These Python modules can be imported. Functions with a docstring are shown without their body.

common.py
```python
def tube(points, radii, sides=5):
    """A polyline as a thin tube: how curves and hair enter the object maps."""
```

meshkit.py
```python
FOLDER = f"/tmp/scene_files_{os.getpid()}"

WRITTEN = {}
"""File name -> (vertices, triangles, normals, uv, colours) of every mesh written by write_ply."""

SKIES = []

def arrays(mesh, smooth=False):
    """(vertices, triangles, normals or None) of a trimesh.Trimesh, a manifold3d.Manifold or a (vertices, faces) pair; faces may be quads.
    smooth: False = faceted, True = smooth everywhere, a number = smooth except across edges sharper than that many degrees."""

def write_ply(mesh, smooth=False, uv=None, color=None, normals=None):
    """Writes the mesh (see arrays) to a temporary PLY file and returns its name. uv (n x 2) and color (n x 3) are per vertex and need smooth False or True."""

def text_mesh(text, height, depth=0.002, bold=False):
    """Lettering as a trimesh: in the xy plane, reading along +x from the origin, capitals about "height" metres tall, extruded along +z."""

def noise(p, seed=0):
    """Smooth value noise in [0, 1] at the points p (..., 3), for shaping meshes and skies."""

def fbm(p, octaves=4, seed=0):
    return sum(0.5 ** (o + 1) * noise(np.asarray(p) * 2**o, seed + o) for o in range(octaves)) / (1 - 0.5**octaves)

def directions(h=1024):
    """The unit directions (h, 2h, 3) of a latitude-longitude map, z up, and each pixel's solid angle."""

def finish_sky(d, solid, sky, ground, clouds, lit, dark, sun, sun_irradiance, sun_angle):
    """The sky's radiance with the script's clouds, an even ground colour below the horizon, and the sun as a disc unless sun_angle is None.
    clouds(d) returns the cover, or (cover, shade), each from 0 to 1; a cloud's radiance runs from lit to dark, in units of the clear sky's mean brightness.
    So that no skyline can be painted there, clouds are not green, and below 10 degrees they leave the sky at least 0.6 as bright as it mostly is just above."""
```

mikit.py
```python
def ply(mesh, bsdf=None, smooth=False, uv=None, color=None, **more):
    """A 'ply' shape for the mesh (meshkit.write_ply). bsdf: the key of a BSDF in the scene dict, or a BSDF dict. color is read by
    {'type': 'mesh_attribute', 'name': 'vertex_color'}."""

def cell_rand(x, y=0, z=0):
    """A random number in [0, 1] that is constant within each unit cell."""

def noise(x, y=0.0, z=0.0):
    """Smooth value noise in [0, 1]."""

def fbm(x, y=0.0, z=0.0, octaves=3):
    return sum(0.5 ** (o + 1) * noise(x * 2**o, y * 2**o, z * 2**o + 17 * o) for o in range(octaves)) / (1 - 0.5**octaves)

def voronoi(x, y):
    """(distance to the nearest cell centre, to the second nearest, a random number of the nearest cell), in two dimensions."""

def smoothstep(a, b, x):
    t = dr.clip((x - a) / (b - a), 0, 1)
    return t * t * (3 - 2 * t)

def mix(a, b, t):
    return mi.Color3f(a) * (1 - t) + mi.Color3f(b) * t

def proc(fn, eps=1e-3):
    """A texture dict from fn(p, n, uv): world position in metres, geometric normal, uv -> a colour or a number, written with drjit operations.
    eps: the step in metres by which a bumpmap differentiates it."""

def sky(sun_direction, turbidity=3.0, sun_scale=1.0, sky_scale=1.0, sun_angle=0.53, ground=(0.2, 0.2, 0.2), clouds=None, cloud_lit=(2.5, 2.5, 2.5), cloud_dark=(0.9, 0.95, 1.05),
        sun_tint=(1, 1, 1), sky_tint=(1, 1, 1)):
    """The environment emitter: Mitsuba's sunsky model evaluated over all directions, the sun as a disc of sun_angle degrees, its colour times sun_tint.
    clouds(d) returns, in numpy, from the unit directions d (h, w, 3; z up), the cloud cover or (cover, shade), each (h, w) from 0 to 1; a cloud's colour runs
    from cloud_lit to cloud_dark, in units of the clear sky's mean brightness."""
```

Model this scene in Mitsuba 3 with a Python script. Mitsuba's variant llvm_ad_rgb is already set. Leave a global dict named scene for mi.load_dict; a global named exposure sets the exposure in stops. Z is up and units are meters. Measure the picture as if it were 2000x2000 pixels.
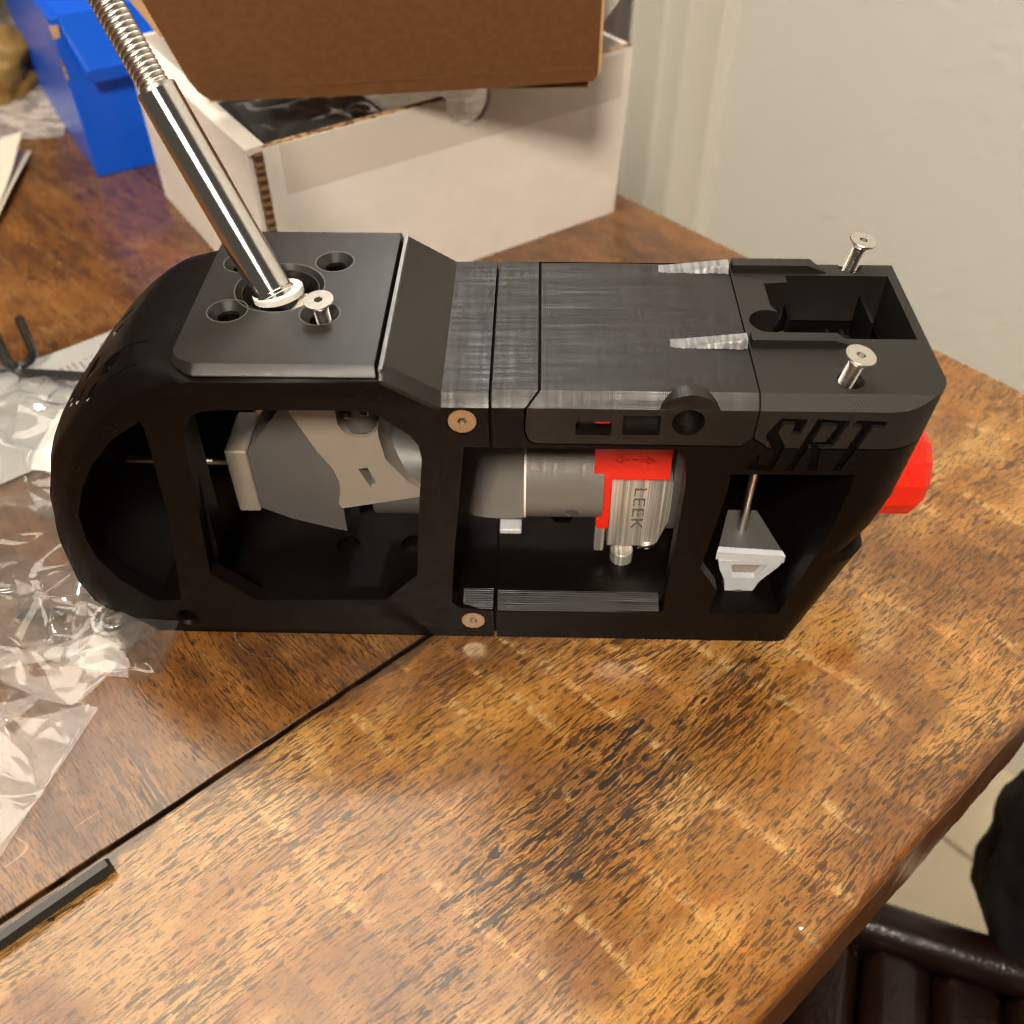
import math, random
import numpy as np, trimesh, drjit as dr, mitsuba as mi
import manifold3d as m3
import meshkit, mikit
from mikit import noise, fbm, smoothstep, mix, cell_rand
random.seed(7); RNG = np.random.default_rng(7)
scene, labels = {}, {}
# ---------------------------------------------------------------- camera, lights, exposure (millimetres are turned into metres here)
F, PITCH = 1892.4, 0.784
EYE = np.array([6.39, -224.63, 290.0]) * .001
FWD = np.array([0, math.cos(PITCH), -math.sin(PITCH)])
scene['camera'] = {'type': 'thinlens', 'fov': math.degrees(2 * math.atan(1000 / F)), 'fov_axis': 'x', 'aperture_radius': .0016, 'focus_distance': .322,
                   'near_clip': .01, 'far_clip': 20.0,
                   'to_world': mi.ScalarTransform4f().look_at(origin=EYE.tolist(), target=(EYE + FWD).tolist(), up=[.003, 0, 1])}
exposure = 0.0
YAW, TY = -0.027, 0.72
cY, sY, cT, sT = math.cos(YAW), math.sin(YAW), math.cos(TY), math.sin(TY)
def TW(p):                                  # table frame (u along the end board, v across it, z up) -> world, mm
    p = np.asarray(p, float); return np.stack([cT * p[..., 0] - sT * p[..., 1], sT * p[..., 0] + cT * p[..., 1], p[..., 2]], -1)
def DW(p):                                  # housing frame -> world, mm
    p = np.asarray(p, float); return np.stack([cY * p[..., 0] - sY * p[..., 1], sY * p[..., 0] + cY * p[..., 1], p[..., 2]], -1)

# ---------------------------------------------------------------- mesh helpers
def arr(m):
    if hasattr(m, 'to_mesh'):
        q = m.to_mesh(); return np.array(q.vert_properties[:, :3], float), np.array(q.tri_verts)
    if isinstance(m, tuple): return np.asarray(m[0], float), np.asarray(m[1])
    return np.array(m.vertices), np.array(m.faces)
def key_for(name, parent=None):
    base = (parent + '__' if parent else '') + name; k, i = base, 0
    while k in scene or k in labels or any(s.startswith(k + '__') for s in scene):
        i += 1; k = f'{base}_{i:03d}'
    return k
def put(name, mesh, bsdf, parent=None, smooth=32, frame=None, extra=None, merge=True):
    v, f = arr(mesh)
    if frame is not None: v = frame(v)
    k = key_for(name, parent)
    scene[k] = mikit.ply(trimesh.Trimesh(v * .001, f, process=merge), bsdf, smooth, **(extra or {}))
    return k
def tag(k, label=None, cat=None, group=None, kind=None):
    d = labels.setdefault(k, {})
    for a, b in (('label', label), ('category', cat), ('group', group), ('kind', kind)):
        if b: d[a] = b
    return k
def thing(name, label, cat, group=None):
    return tag(key_for(name), label, cat, group)
def M(v, f): return m3.Manifold(m3.Mesh(np.asarray(v, np.float32), np.asarray(f, np.uint32)))
def box(x0, x1, y0, y1, z0, z1): return m3.Manifold.cube([x1 - x0, y1 - y0, z1 - z0]).translate([x0, y0, z0])
def cs(p):
    p = np.asarray(p, float); a = .5 * np.sum(p[:, 0] * np.roll(p[:, 1], -1) - p[:, 1] * np.roll(p[:, 0], -1))
    return m3.CrossSection([p if a > 0 else p[::-1]])
def exy(pts, y0, y1):                       # polygon in (x, z) pulled along y
    c = pts if isinstance(pts, m3.CrossSection) else cs(pts)
    return c.extrude(y1 - y0).transform([[1, 0, 0, 0], [0, 0, -1, y1], [0, 1, 0, 0]])
def exz(pts, z0, z1):
    c = pts if isinstance(pts, m3.CrossSection) else cs(pts)
    return c.extrude(z1 - z0).translate([0, 0, z0])
def cyl(p0, p1, r0, r1=None, n=40):
    p0, p1 = np.asarray(p0, float), np.asarray(p1, float); d = p1 - p0; L = np.linalg.norm(d); z = d / L
    x = np.cross(z, [0, 0, 1] if abs(z[2]) < .9 else [1, 0, 0]); x /= np.linalg.norm(x); y = np.cross(z, x)
    R = np.stack([x, y, z], 1)
    return m3.Manifold.cylinder(L, r0, r0 if r1 is None else r1, n).transform(np.hstack([R, p0[:, None]]))
def lathe(prof, p0, axis, n=40):            # profile (r, h) closed onto the axis
    v = trimesh.creation.revolve(np.asarray(prof, float), sections=n)
    z = np.asarray(axis, float) / np.linalg.norm(axis); x = np.cross(z, [0, 0, 1] if abs(z[2]) < .9 else [1, 0, 0]); x /= np.linalg.norm(x)
    R = np.stack([x, np.cross(z, x), z], 1)
    return (np.array(v.vertices) @ R.T + np.asarray(p0, float), np.array(v.faces))
def loft(layers):                           # rings of equal length, closed by caps; the first ring's cap is triangulated in its own plane
    L = np.asarray(layers, float); k, n = L.shape[:2]; v = L.reshape(-1, 3); F_ = []
    for a in range(k - 1):
        for i in range(n):
            j = (i + 1) % n; p, q, r, s = a * n + i, a * n + j, (a + 1) * n + j, (a + 1) * n + i
            F_ += [[p, q, r], [p, r, s]]
    flat = lambda ring: ring[:, [i for i in range(3) if i != int(np.argmin(np.ptp(L[0], axis=0)))]]
    for ring, off in ((L[0], 0), (L[-1], (k - 1) * n)):
        p = flat(ring); a = .5 * np.sum(p[:, 0] * np.roll(p[:, 1], -1) - p[:, 1] * np.roll(p[:, 0], -1))
        idx = np.arange(n) if a > 0 else np.arange(n)[::-1]
        t = np.array(m3.triangulate([p[idx]])); F_ += [list(off + idx[q]) for q in t]
    m = trimesh.Trimesh(v, F_, process=False); m.merge_vertices(); m.fix_normals()
    return m
def tube(pts, r, n=10):
    from common import tube as _t
    return _t(pts, r, n)
def sweep(pts, r, n=10, caps=True):
    p = np.asarray(pts, float); t = np.gradient(p, axis=0); t /= np.linalg.norm(t, axis=1, keepdims=True)
    a = np.cross(t[0], [0, 0, 1] if abs(t[0][2]) < .9 else [1, 0, 0]); a /= np.linalg.norm(a); A = []
    for q in t:
        a = a - q * (a @ q); a /= np.linalg.norm(a); A.append(a)
    A = np.array(A); B = np.cross(t, A); ang = np.arange(n) * 2 * np.pi / n
    r = np.broadcast_to(r, (len(p),))
    v = (p[:, None] + r[:, None, None] * (np.cos(ang)[None, :, None] * A[:, None] + np.sin(ang)[None, :, None] * B[:, None])).reshape(-1, 3)
    f = []
    for i in range(len(p) - 1):
        for j in range(n):
            k = (j + 1) % n; a0, b0, c0, d0 = i * n + j, i * n + k, (i + 1) * n + k, (i + 1) * n + j
            f += [[a0, b0, c0], [a0, c0, d0]]
    if caps:
        v = np.vstack([v, p[0], p[-1]]); e = len(p) * n
        f += [[e, (j + 1) % n, j] for j in range(n)] + [[e + 1, (len(p) - 1) * n + j, (len(p) - 1) * n + (j + 1) % n] for j in range(n)]
    return v, np.array(f)
def rbox(x0, x1, y0, y1, z0, z1, r, n=20):
    s = m3.Manifold.sphere(r, n)
    return m3.Manifold.batch_hull([s.translate([x, y, z]) for x in (x0 + r, x1 - r) for y in (y0 + r, y1 - r) for z in (z0 + r, z1 - r)])
def cbox(x0, x1, y0, y1, z0, z1, c=.5):     # chamfered box
    return m3.Manifold.batch_hull([box(x0 + c, x1 - c, y0 + c, y1 - c, z0, z1), box(x0, x1, y0 + c, y1 - c, z0 + c, z1 - c), box(x0 + c, x1 - c, y0, y1, z0 + c, z1 - c)])
def sheet(fn, nu, nv, thick=0):             # grid of points from fn(s, t), s, t in [0, 1]
    s, t = np.meshgrid(np.linspace(0, 1, nu), np.linspace(0, 1, nv), indexing='ij')
    v = np.asarray(fn(s, t), float); v = np.moveaxis(v, 0, -1).reshape(-1, 3) if v.shape[0] == 3 else v.reshape(-1, 3)
    i, j = np.meshgrid(np.arange(nu - 1), np.arange(nv - 1), indexing='ij'); a = (i * nv + j).ravel()
    f = np.vstack([np.stack([a, a + nv, a + nv + 1], 1), np.stack([a, a + nv + 1, a + 1], 1)])
    if not thick: return v, f
    m = trimesh.Trimesh(v, f, process=False); w = v - m.vertex_normals * thick; N = len(v)
    edge = list(range(nv)) + [k * nv + nv - 1 for k in range(1, nu)] + [(nu - 1) * nv + k for k in range(nv - 2, -1, -1)] + [k * nv for k in range(nu - 2, 0, -1)]
    e = np.array(edge); g = np.roll(e, -1)
    f = np.vstack([f, f[:, ::-1] + N, np.stack([e, e + N, g], 1), np.stack([g, e + N, g + N], 1)])
    m = trimesh.Trimesh(np.vstack([v, w]), f, process=False); m.fix_normals(); return np.array(m.vertices), np.array(m.faces)

# ---------------------------------------------------------------- materials
def rgb(*c): return {'type': 'rgb', 'value': list(c)}
def prin(base, rough, spec=.5, metal=0., **k):
    b = base if isinstance(base, dict) else rgb(*base)
    return {'type': 'twosided', 'bsdf': {'type': 'principled', 'base_color': b, 'roughness': rough, 'specular': spec, 'metallic': metal, **k}}
def bump(inner, fn, scale, eps=1e-4):
    return {'type': 'twosided', 'bsdf': {'type': 'bumpmap', 'arbitrary': mikit.proc(fn, eps), 'scale': scale, 'bsdf': inner['bsdf']}}
def tuv(p):
    x, y = p.x * 1000, p.y * 1000
    return cT * x + sT * y, -sT * x + cT * y
def dxy(p):
    x, y = p.x * 1000, p.y * 1000
    return cY * x + sY * y, -sY * x + cY * y, p.z * 1000
def wood_ab(p):
    u, v = tuv(p); end = v < 17.2
    a = dr.select(end, u, v); b = dr.select(end, v, u) + dr.select(end, mi.Float(0), mi.Float(700))
    w = 5 * (noise(a / 60, b / 40) - .5) + 1.6 * (noise(a / 16, b / 12, 3.0) - .5)
    return a, b + w, u, v, end
def dashes(a, b, la, wb, density, seed):    # short dark pores along the grain: thin cells, each with its own offset and length
    row = dr.floor(b / wb); off = cell_rand(row, seed) * 50
    t = (a / la) + off; c = dr.floor(t); q = t - c
    r = cell_rand(row, c, seed + 1); r2 = cell_rand(row, c, seed + 2)
    fb = b / wb - row
    on = (r < density) & (q > r2 * .5) & (q < r2 * .5 + .25 + .4 * r2)
    edge = smoothstep(0, .3, fb) * (1 - smoothstep(.7, 1., fb))
    return dr.select(on, edge, 0.)
def wood_marks(p):
    a, b, u, v, end, = wood_ab(p)
    dens = fbm(a / 48 + 3.1, b / 20, 0.0, 2)
    core = dr.exp(-(dr.square((u + 14 - .12 * v) / 62) + dr.square((v + 74) / 24)))
    core2 = dr.exp(-(dr.square((u - 95) / 34) + dr.square((v + 62) / 20))) * .75 + dr.exp(-(dr.square((u + 95) / 45) + dr.square((v + 96) / 26))) * .7
    gz = smoothstep(.30, .80, dr.maximum(core, core2) + .75 * (noise(a / 30, b / 10, 8.0) - .5)) * dr.select(end, 1., .0) + dr.select(end, 0., .35) * smoothstep(.6, .75, noise(a / 40, b / 9, 9.))
    wig = .8 * (noise(a / 4.5, b / 1.8, 5.0) - .5)
    bw = b + .22 * (noise(a / 1.6, b / .7, 6.) - .5)
    n1 = noise(a / 2.8, bw / .28, 11.); n3 = noise(a / .9, bw / .26, 13.); n2 = noise(a / 4.6, (b + wig * .4) / .42, 12.)
    sh = .20 * (dens - .5) + .05 * (noise(a / 9, b / 3.5, 15.) - .5)
    fine = smoothstep(.575 - sh, .655 - sh, .68 * n1 + .32 * n3)
    mid = smoothstep(.74 - .36 * (dens - .5) - .04 * gz, .80 - .36 * (dens - .5) - .04 * gz, n2)
    n4 = .66 * noise(a / 4.6, (b + wig) / .55, 21.) + .34 * noise(a / 11., (b + wig) / .9, 24.); n5 = noise(a / 2.0, b / .35, 22.)
    big = smoothstep(.80 - .22 * gz, .84 - .22 * gz, .78 * n4 + .22 * n5) * smoothstep(.05, .4, gz)
    return a, b, u, v, end, dens, gz, fine, mid, big, n1, n3
def wood_color(p, n, uv):
    a, b, u, v, end, dens, gz, fine, mid, big, n1, n3 = wood_marks(p)
    t = fbm(a / 42, b / 14, 2.0, 3); t2 = fbm(a / 12, b / 3.2, 6.0, 3)
    far = dr.select(end, smoothstep(-26, 22, v) * .55, mi.Float(1.0))
    gold, honey, brown, red = (.50, .248, .066), (.345, .145, .031), (.175, .066, .017), (.100, .034, .011)
    c = mix(honey, gold, smoothstep(.36, .70, t * .6 + t2 * .4))
    c = mix(c, brown, smoothstep(.48, .70, fbm(a / 60 + 9, b / 34 + 4, 1.0, 3)) * .62)
    c = mix(c, mix(brown, red, smoothstep(.35, .65, t2)), far * (.50 + .45 * smoothstep(.3, .6, t)))
    c = mix(c, (.58, .335, .115), smoothstep(.56, .72, fbm(u / 52 + 2, v / 30 + 7, 3.0, 3)) * dr.select(end, .6, .12))
    # saw marks running across the grain: a pale ragged edge that fades to one side
    su = u + 9. * (noise(v / 34., u / 60., 9.0) - .5) + .09 * v; k = su / 21.5 + .5 * noise(u / 75., v / 300., 2.); row = dr.floor(k); q = k - row
    jit = .55 * cell_rand(row, 4.); q2 = q - jit; q2 = q2 - dr.floor(q2)
    edge = smoothstep(0., .06, q2) * (1 - smoothstep(.08, .22 + .12 * n3, q2)) * smoothstep(.40, .60, noise(v / 22, row * 3.3, 1.0)) * smoothstep(.22, .70, noise(a / 3.0, b / 2.4, 2.))
    fade = (1 - smoothstep(0., .55, q2)) * smoothstep(.3, .7, noise(v / 40, row * 5.1, 3.0))
    pw = dr.select(end, 1., .18)
    c = c * (.93 + .26 * fade * pw)
    c = mix(c, (.60, .40, .165), edge * pw * .62)
    c = c * (.80 + .40 * n3)
    c = mix(c, (.050, .020, .009), fine * .74)
    c = mix(c, (.036, .017, .010), mid * .80)
    c = mix(c, (.022, .018, .016), big * .95)
    br = dr.exp(-dr.square((u + 128) / 9)) * smoothstep(14, 20, v) * (1 - smoothstep(34, 62, v)) * smoothstep(.35, .6, noise(a / 14, b / .9, 12.0))
    c = mix(c, (.028, .020, .016), br * .85)
    j = dr.abs(v - 17.2); c = mix(c, (.006, .004, .003), 1 - smoothstep(.7, 1.5, j)); c = mix(c, (.05, .026, .016), (1 - smoothstep(1.5, 6., j + 6 * (noise(u / 9., v / 3., 3.) - .5))) * dr.select(end, .8, .2))
    c = mix(c, (.035, .014, .006), (1 - smoothstep(-150.2, -148.0, v + .8 * noise(u / 6., v / 2.))) * .92); c = mix(c, (.16, .052, .012), (1 - smoothstep(-149., -141., v + 3 * noise(u / 14., v / 5.))) * .55)
    s = dr.abs(noise(u / 31 + v / 55, v / 25, 20.) - .5); k2 = smoothstep(.74, .8, noise(u / 12, v / 12, 21.))
    c = mix(c, (.55, .37, .19), (1 - smoothstep(0, .0035, s)) * k2 * .5)
    return c
def wood_height(p, n, uv):
    a, b, u, v, end, dens, gz, fine, mid, big, n1, n3 = wood_marks(p)
    return -.10 * fine - .14 * mid - .30 * big + .05 * n1 + .08 * noise(a / 3.2, b / 2.2, 31.)
def wood_rough(p, n, uv):
    a, b, u, v, end = wood_ab(p)
    return .09 + .11 * noise(a / 18, b / 5, 40.) + .05 * noise(a / 3, b / .7, 41.)
scene['wood'] = bump(prin(mikit.proc(wood_color), mikit.proc(wood_rough), .85), wood_height, .00009, 1.2e-4)
def pla_h(p, n, uv):                        # layer lines of the print on its upright faces
    x, y, z = dxy(p); q = z / .34; return .5 + .5 * dr.sin(q * 6.2832) + .8 * noise(x / 5, y / 5, z / .5)
def pla_c(p, n, uv):
    x, y, z = dxy(p)
    w = smoothstep(.80, .86, noise(x / .55, y / .55, z / .55)) * smoothstep(.55, .75, noise(x / 9, y / 9, z / 9))
    return mix((.0036, .0020, .0014), (.05, .046, .040), w * .2)
def pla_r(p, n, uv):
    x, y, z = dxy(p); return .36 + .14 * fbm(x / 7, y / 7, z / 3)
scene['black_print'] = bump(prin(mikit.proc(pla_c), mikit.proc(pla_r), .14), pla_h, .000012, 6e-5)
def top_h(p, n, uv):                        # crossing extrusion lines on the upper faces
    x, y, z = dxy(p)
    lx = dr.sin(x / .62 * 6.2832 + 2 * noise(y / 6, x)) * (.4 + noise(x / .9, y / 14)); ly = dr.sin(y / .74 * 6.2832 + 2 * noise(x / 6, y)) * (.3 + 1.1 * noise(x / 16, y / .9, 3.))
    return .5 * lx + .8 * ly + 1.2 * noise(x / 30, y / 1.1, 7.)
def top_r(p, n, uv):
    x, y, z = dxy(p); return .27 + .20 * noise(x / 26, y / 1.3, 5.) + .10 * noise(x / .8, y / 20, 2.)
scene['brushed_print'] = bump(prin(mikit.proc(pla_c), mikit.proc(top_r), .6), top_h, .00003, 6e-5)
def plate_h(p, n, uv):
    x, y, z = dxy(p); q = (x + .55 * y); return dr.sin(q / .5 * 6.2832) * .5 + 1.0 * noise(q / 1.6, (y - .5 * x) / 24) + 1.5 * noise(x / 3, y / 3)
scene['plate_print'] = bump(prin((.013, .0115, .0095), .38, .5), plate_h, .00002, 6e-5)
def cap_h(p, n, uv):
    x, y, z = dxy(p); return dr.sin((x + y * .9) / 1.05 * 6.2832) + .4 * noise(x / 2, y / 2)
scene['ribbed_print'] = bump(prin((.012, .0098, .0078), .44, .45), cap_h, .00006, 6e-5)
scene['recess_black'] = prin((.0012, .0012, .0014), .6, .1)  # near-black for the shaded letter recesses and the block in the joint
scene['dark_inside'] = prin((.004, .0038, .0036), .5, .25)
def scuff_sheen_c(p, n, uv):
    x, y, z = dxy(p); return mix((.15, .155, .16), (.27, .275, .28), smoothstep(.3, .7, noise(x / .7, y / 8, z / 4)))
scene['scuff_sheen_print'] = prin(mikit.proc(scuff_sheen_c), .35)  # scuffed plastic tone, also used as painted reflection on the ramps
def grey_h(p, n, uv):
    x, y, z = dxy(p); return noise(x / .35, y / 30, z / 30) + .3 * noise(x / .8, y / .8, z / .8)
scene['rim_scuff'] = prin((.085, .085, .08), .45)
scene['grey_print'] = bump(prin((.27, .235, .195), .48), grey_h, .00003, 6e-5)
scene['tube_print'] = bump(prin((.185, .168, .152), .44, .5, .1), grey_h, .00016, 6e-5)
scene['dark_grey_print'] = bump(prin((.10, .097, .094), .42), grey_h, .00003, 6e-5)
scene['light_grey_print'] = prin((.55, .57, .60), .4)
def red_c(p, n, uv):
    x, y, z = dxy(p); return mix((.84, .020, .008), (.92, .10, .03), smoothstep(.6, .8, noise(x / .7, y, z / .5)) * .5)
scene['red_print'] = prin(mikit.proc(red_c), .38, .35)
scene['arrow_red'] = prin((.30, .012, .008), .5)
def brush_h(p, n, uv):
    x, y, z = dxy(p); return noise(x / .18, y / 40, z / 40) + 1.4 * noise(x / .6, y / 40, z / 40, )
def brush_c(p, n, uv):
    x, y, z = dxy(p); q = .5 * noise(x / .35, y / 30, z / 60) + .5 * noise(x / .9, 3., z / 60); return mix((.36, .33, .29), (.86, .82, .75), smoothstep(.25, .75, q))
scene['brushed_metal'] = bump(prin(mikit.proc(brush_c), .36, .5, .55), brush_h, .00008, 4e-5)
scene['chrome'] = {'type': 'twosided', 'bsdf': {'type': 'roughconductor', 'material': 'none', 'specular_reflectance': rgb(.80, .78, .75), 'alpha': .05}}
scene['steel'] = {'type': 'twosided', 'bsdf': {'type': 'roughconductor', 'material': 'none', 'specular_reflectance': rgb(.78, .74, .69), 'alpha': .17}}
scene['black_steel'] = prin((.018, .018, .017), .28, .7)
scene['white_nylon'] = prin((.82, .80, .74), .45)
scene['screw_steel'] = {'type': 'twosided', 'bsdf': {'type': 'roughconductor', 'material': 'none', 'specular_reflectance': rgb(.86, .72, .54), 'alpha': .28}}  # orange reflection of the wood put into the steel colour
scene['copper_sheen_metal'] = {'type': 'twosided', 'bsdf': {'type': 'roughconductor', 'material': 'none', 'specular_reflectance': rgb(.85, .62, .38), 'alpha': .18}}  # copper tone of warm reflections painted into the pivot screws
def wall_h(p, n, uv):
    u, v = tuv(p); z = p.z * 1000
    return smoothstep(.45, .75, fbm(v / 9, z / 5, u, 3)) + .25 * noise(v / 2.5, z / 2, 3.)
scene['plaster'] = bump(prin((.73, .715, .665), .7, .3), wall_h, .00035, 8e-4)
scene['streak_sheet_cloth'] = prin((.72, .705, .64), .8, .2)  # wall-coloured cloth for the sheet that makes the light streaks
scene['shadow_taupe'] = prin((.15, .125, .11), .8, .2)  # dark tone painted for the shadow beside the boxes
def card_c(p, n, uv):
    k = fbm(p.x * 420, p.y * 420, p.z * 420); return mix((.120, .049, .017), (.165, .072, .028), k)
scene['brown_card'] = prin(mikit.proc(card_c), .38, .5)
scene['pale_card'] = prin((.58, .37, .19), .65, .3)
scene['card_edge'] = prin(mikit.proc(lambda p, n, uv: mix((.16, .075, .03), (.50, .33, .17), smoothstep(.35, .65, noise(p.x * 420, p.y * 420, p.z * 420)))), .8)
def white_c(p, n, uv):
    return mix((.80, .745, .68), (.86, .815, .76), fbm(p.x * 90, p.y * 90, p.z * 90))
scene['flute_edge'] = prin(mikit.proc(lambda p, n, uv: mix((.075, .035, .014), (.30, .17, .08), smoothstep(.55, .8, .5 + .5 * dr.sin(p.z * 1500 + 3 * noise(p.z * 300)) + .2 * noise(p.z * 900, p.x * 900)))), .8)
scene['white_card'] = prin(mikit.proc(white_c), .5, .4)
scene['tape'] = prin((.68, .62, .55), .35, .5)
scene['blue_card'] = prin((.003, .10, .68), .24, .5)
scene['paper'] = prin((.76, .70, .58), .7)
scene['white_paper'] = prin((.85, .83, .78), .6)
def news_c(p, n, uv):
    u, v = p.x * 1000, p.y * 1000
    return mix((.50, .44, .38), (.16, .13, .12), smoothstep(.45, .6, noise(u / 9, v / 2.5)) * .8)
scene['newsprint'] = prin(mikit.proc(news_c), .7)
scene['amber_bag'] = prin((.26, .15, .03), .5)
scene['dark_bag'] = prin((.05, .038, .028), .5)
scene['black_plastic'] = prin((.012, .012, .012), .25, .6)
def pouch_c(p, n, uv):
    u, v = tuv(p); r = (u + 60.) / 3.1; k = r - dr.floor(r); w = v - 262
    ticks = (dr.abs(w) < 7) & (k < .35) & (noise(u / 1.1, v / 1.6, 2.) > .42) & (dr.abs(u + 35) < 26)
    row = (dr.abs(v - 236) < 3) & (noise(u / 1.6, v / 1.4, 5.) > .55) & (dr.abs(u + 50) < 18)
    return dr.select(ticks | row, mi.Color3f(.10, .10, .11), mi.Color3f(.42, .42, .41))
scene['grey_pouch'] = prin(mikit.proc(pouch_c), .35, .5)
scene['print_ink'] = prin((.06, .06, .065), .5)
scene['film'] = {'type': 'blendbsdf', 'weight': .06, 'a': {'type': 'thindielectric', 'int_ior': 1.52}, 'b': {'type': 'twosided', 'bsdf': {'type': 'roughplastic', 'diffuse_reflectance': rgb(.75, .73, .68), 'alpha': .12}}}
scene['clear_film'] = {'type': 'blendbsdf', 'weight': .04, 'a': {'type': 'thindielectric', 'int_ior': 1.5}, 'b': {'type': 'twosided', 'bsdf': {'type': 'roughplastic', 'diffuse_reflectance': rgb(.75, .73, .68), 'alpha': .12}}}
def tile_c(p, n, uv):
    return mix((.80, .69, .50), (.88, .79, .61), fbm(p.x * 9, p.y * 9, 0., 4))
scene['floor_tile'] = prin(mikit.proc(tile_c), .4)
scene['grout'] = prin((.22, .18, .13), .8)
def leather_h(p, n, uv): return noise(p.x * 900, p.y * 900, p.z * 900) + 2 * noise(p.x * 60, p.y * 60, p.z * 60)
scene['leather'] = bump(prin((.012, .0045, .0035), .27, .45), leather_h, .00018, 2e-4)
scene['black_cloth'] = bump(prin((.008, .008, .007), .75, .3), lambda p, n, uv: fbm(p.x * 50, p.y * 50, p.z * 22, 3), .006, 4e-4)

# ---------------------------------------------------------------- lights
def emitter(name, v, f, L, label, cat):
    k = put(name, (v, f), 'white_nylon', smooth=False, extra={'emitter': {'type': 'area', 'radiance': rgb(*L)}}); tag(k, label, cat)
P = np.array([(-1250, 1150), (-900, 1165), (-820, 1075), (-560, 995), (-100, 890), (-10, 640), (60, 500), (150, 330), (150, 60), (-1150, 60), (-1300, 500)], float)
t = np.array(m3.triangulate([P[::-1]]))
vv = np.hstack([P[::-1], np.full((len(P), 1), 1650.)]); nn = np.cross(vv[t[0][1]] - vv[t[0][0]], vv[t[0][2]] - vv[t[0][0]])
emitter('ceiling_light', vv, t if nn[2] < 0 else t[:, ::-1], (4.15, 3.65, 3.0), 'wide lit ceiling panel above and behind the table', 'ceiling light')
def quad_light(name, c, d, w, h, L, label, cat):
    c, d = np.asarray(c, float), np.asarray(d, float); d /= np.linalg.norm(d)
    x = np.cross(d, [0, 0, 1]); x /= np.linalg.norm(x); y = np.cross(x, d)
    v = [c - x * w / 2 - y * h / 2, c + x * w / 2 - y * h / 2, c + x * w / 2 + y * h / 2, c - x * w / 2 + y * h / 2]
    n = np.cross(v[1] - v[0], v[2] - v[0]); f = np.array([[0, 1, 2], [0, 2, 3]])
    emitter(name, np.array(v), f if n @ d > 0 else f[:, ::-1], L, label, cat)
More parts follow.
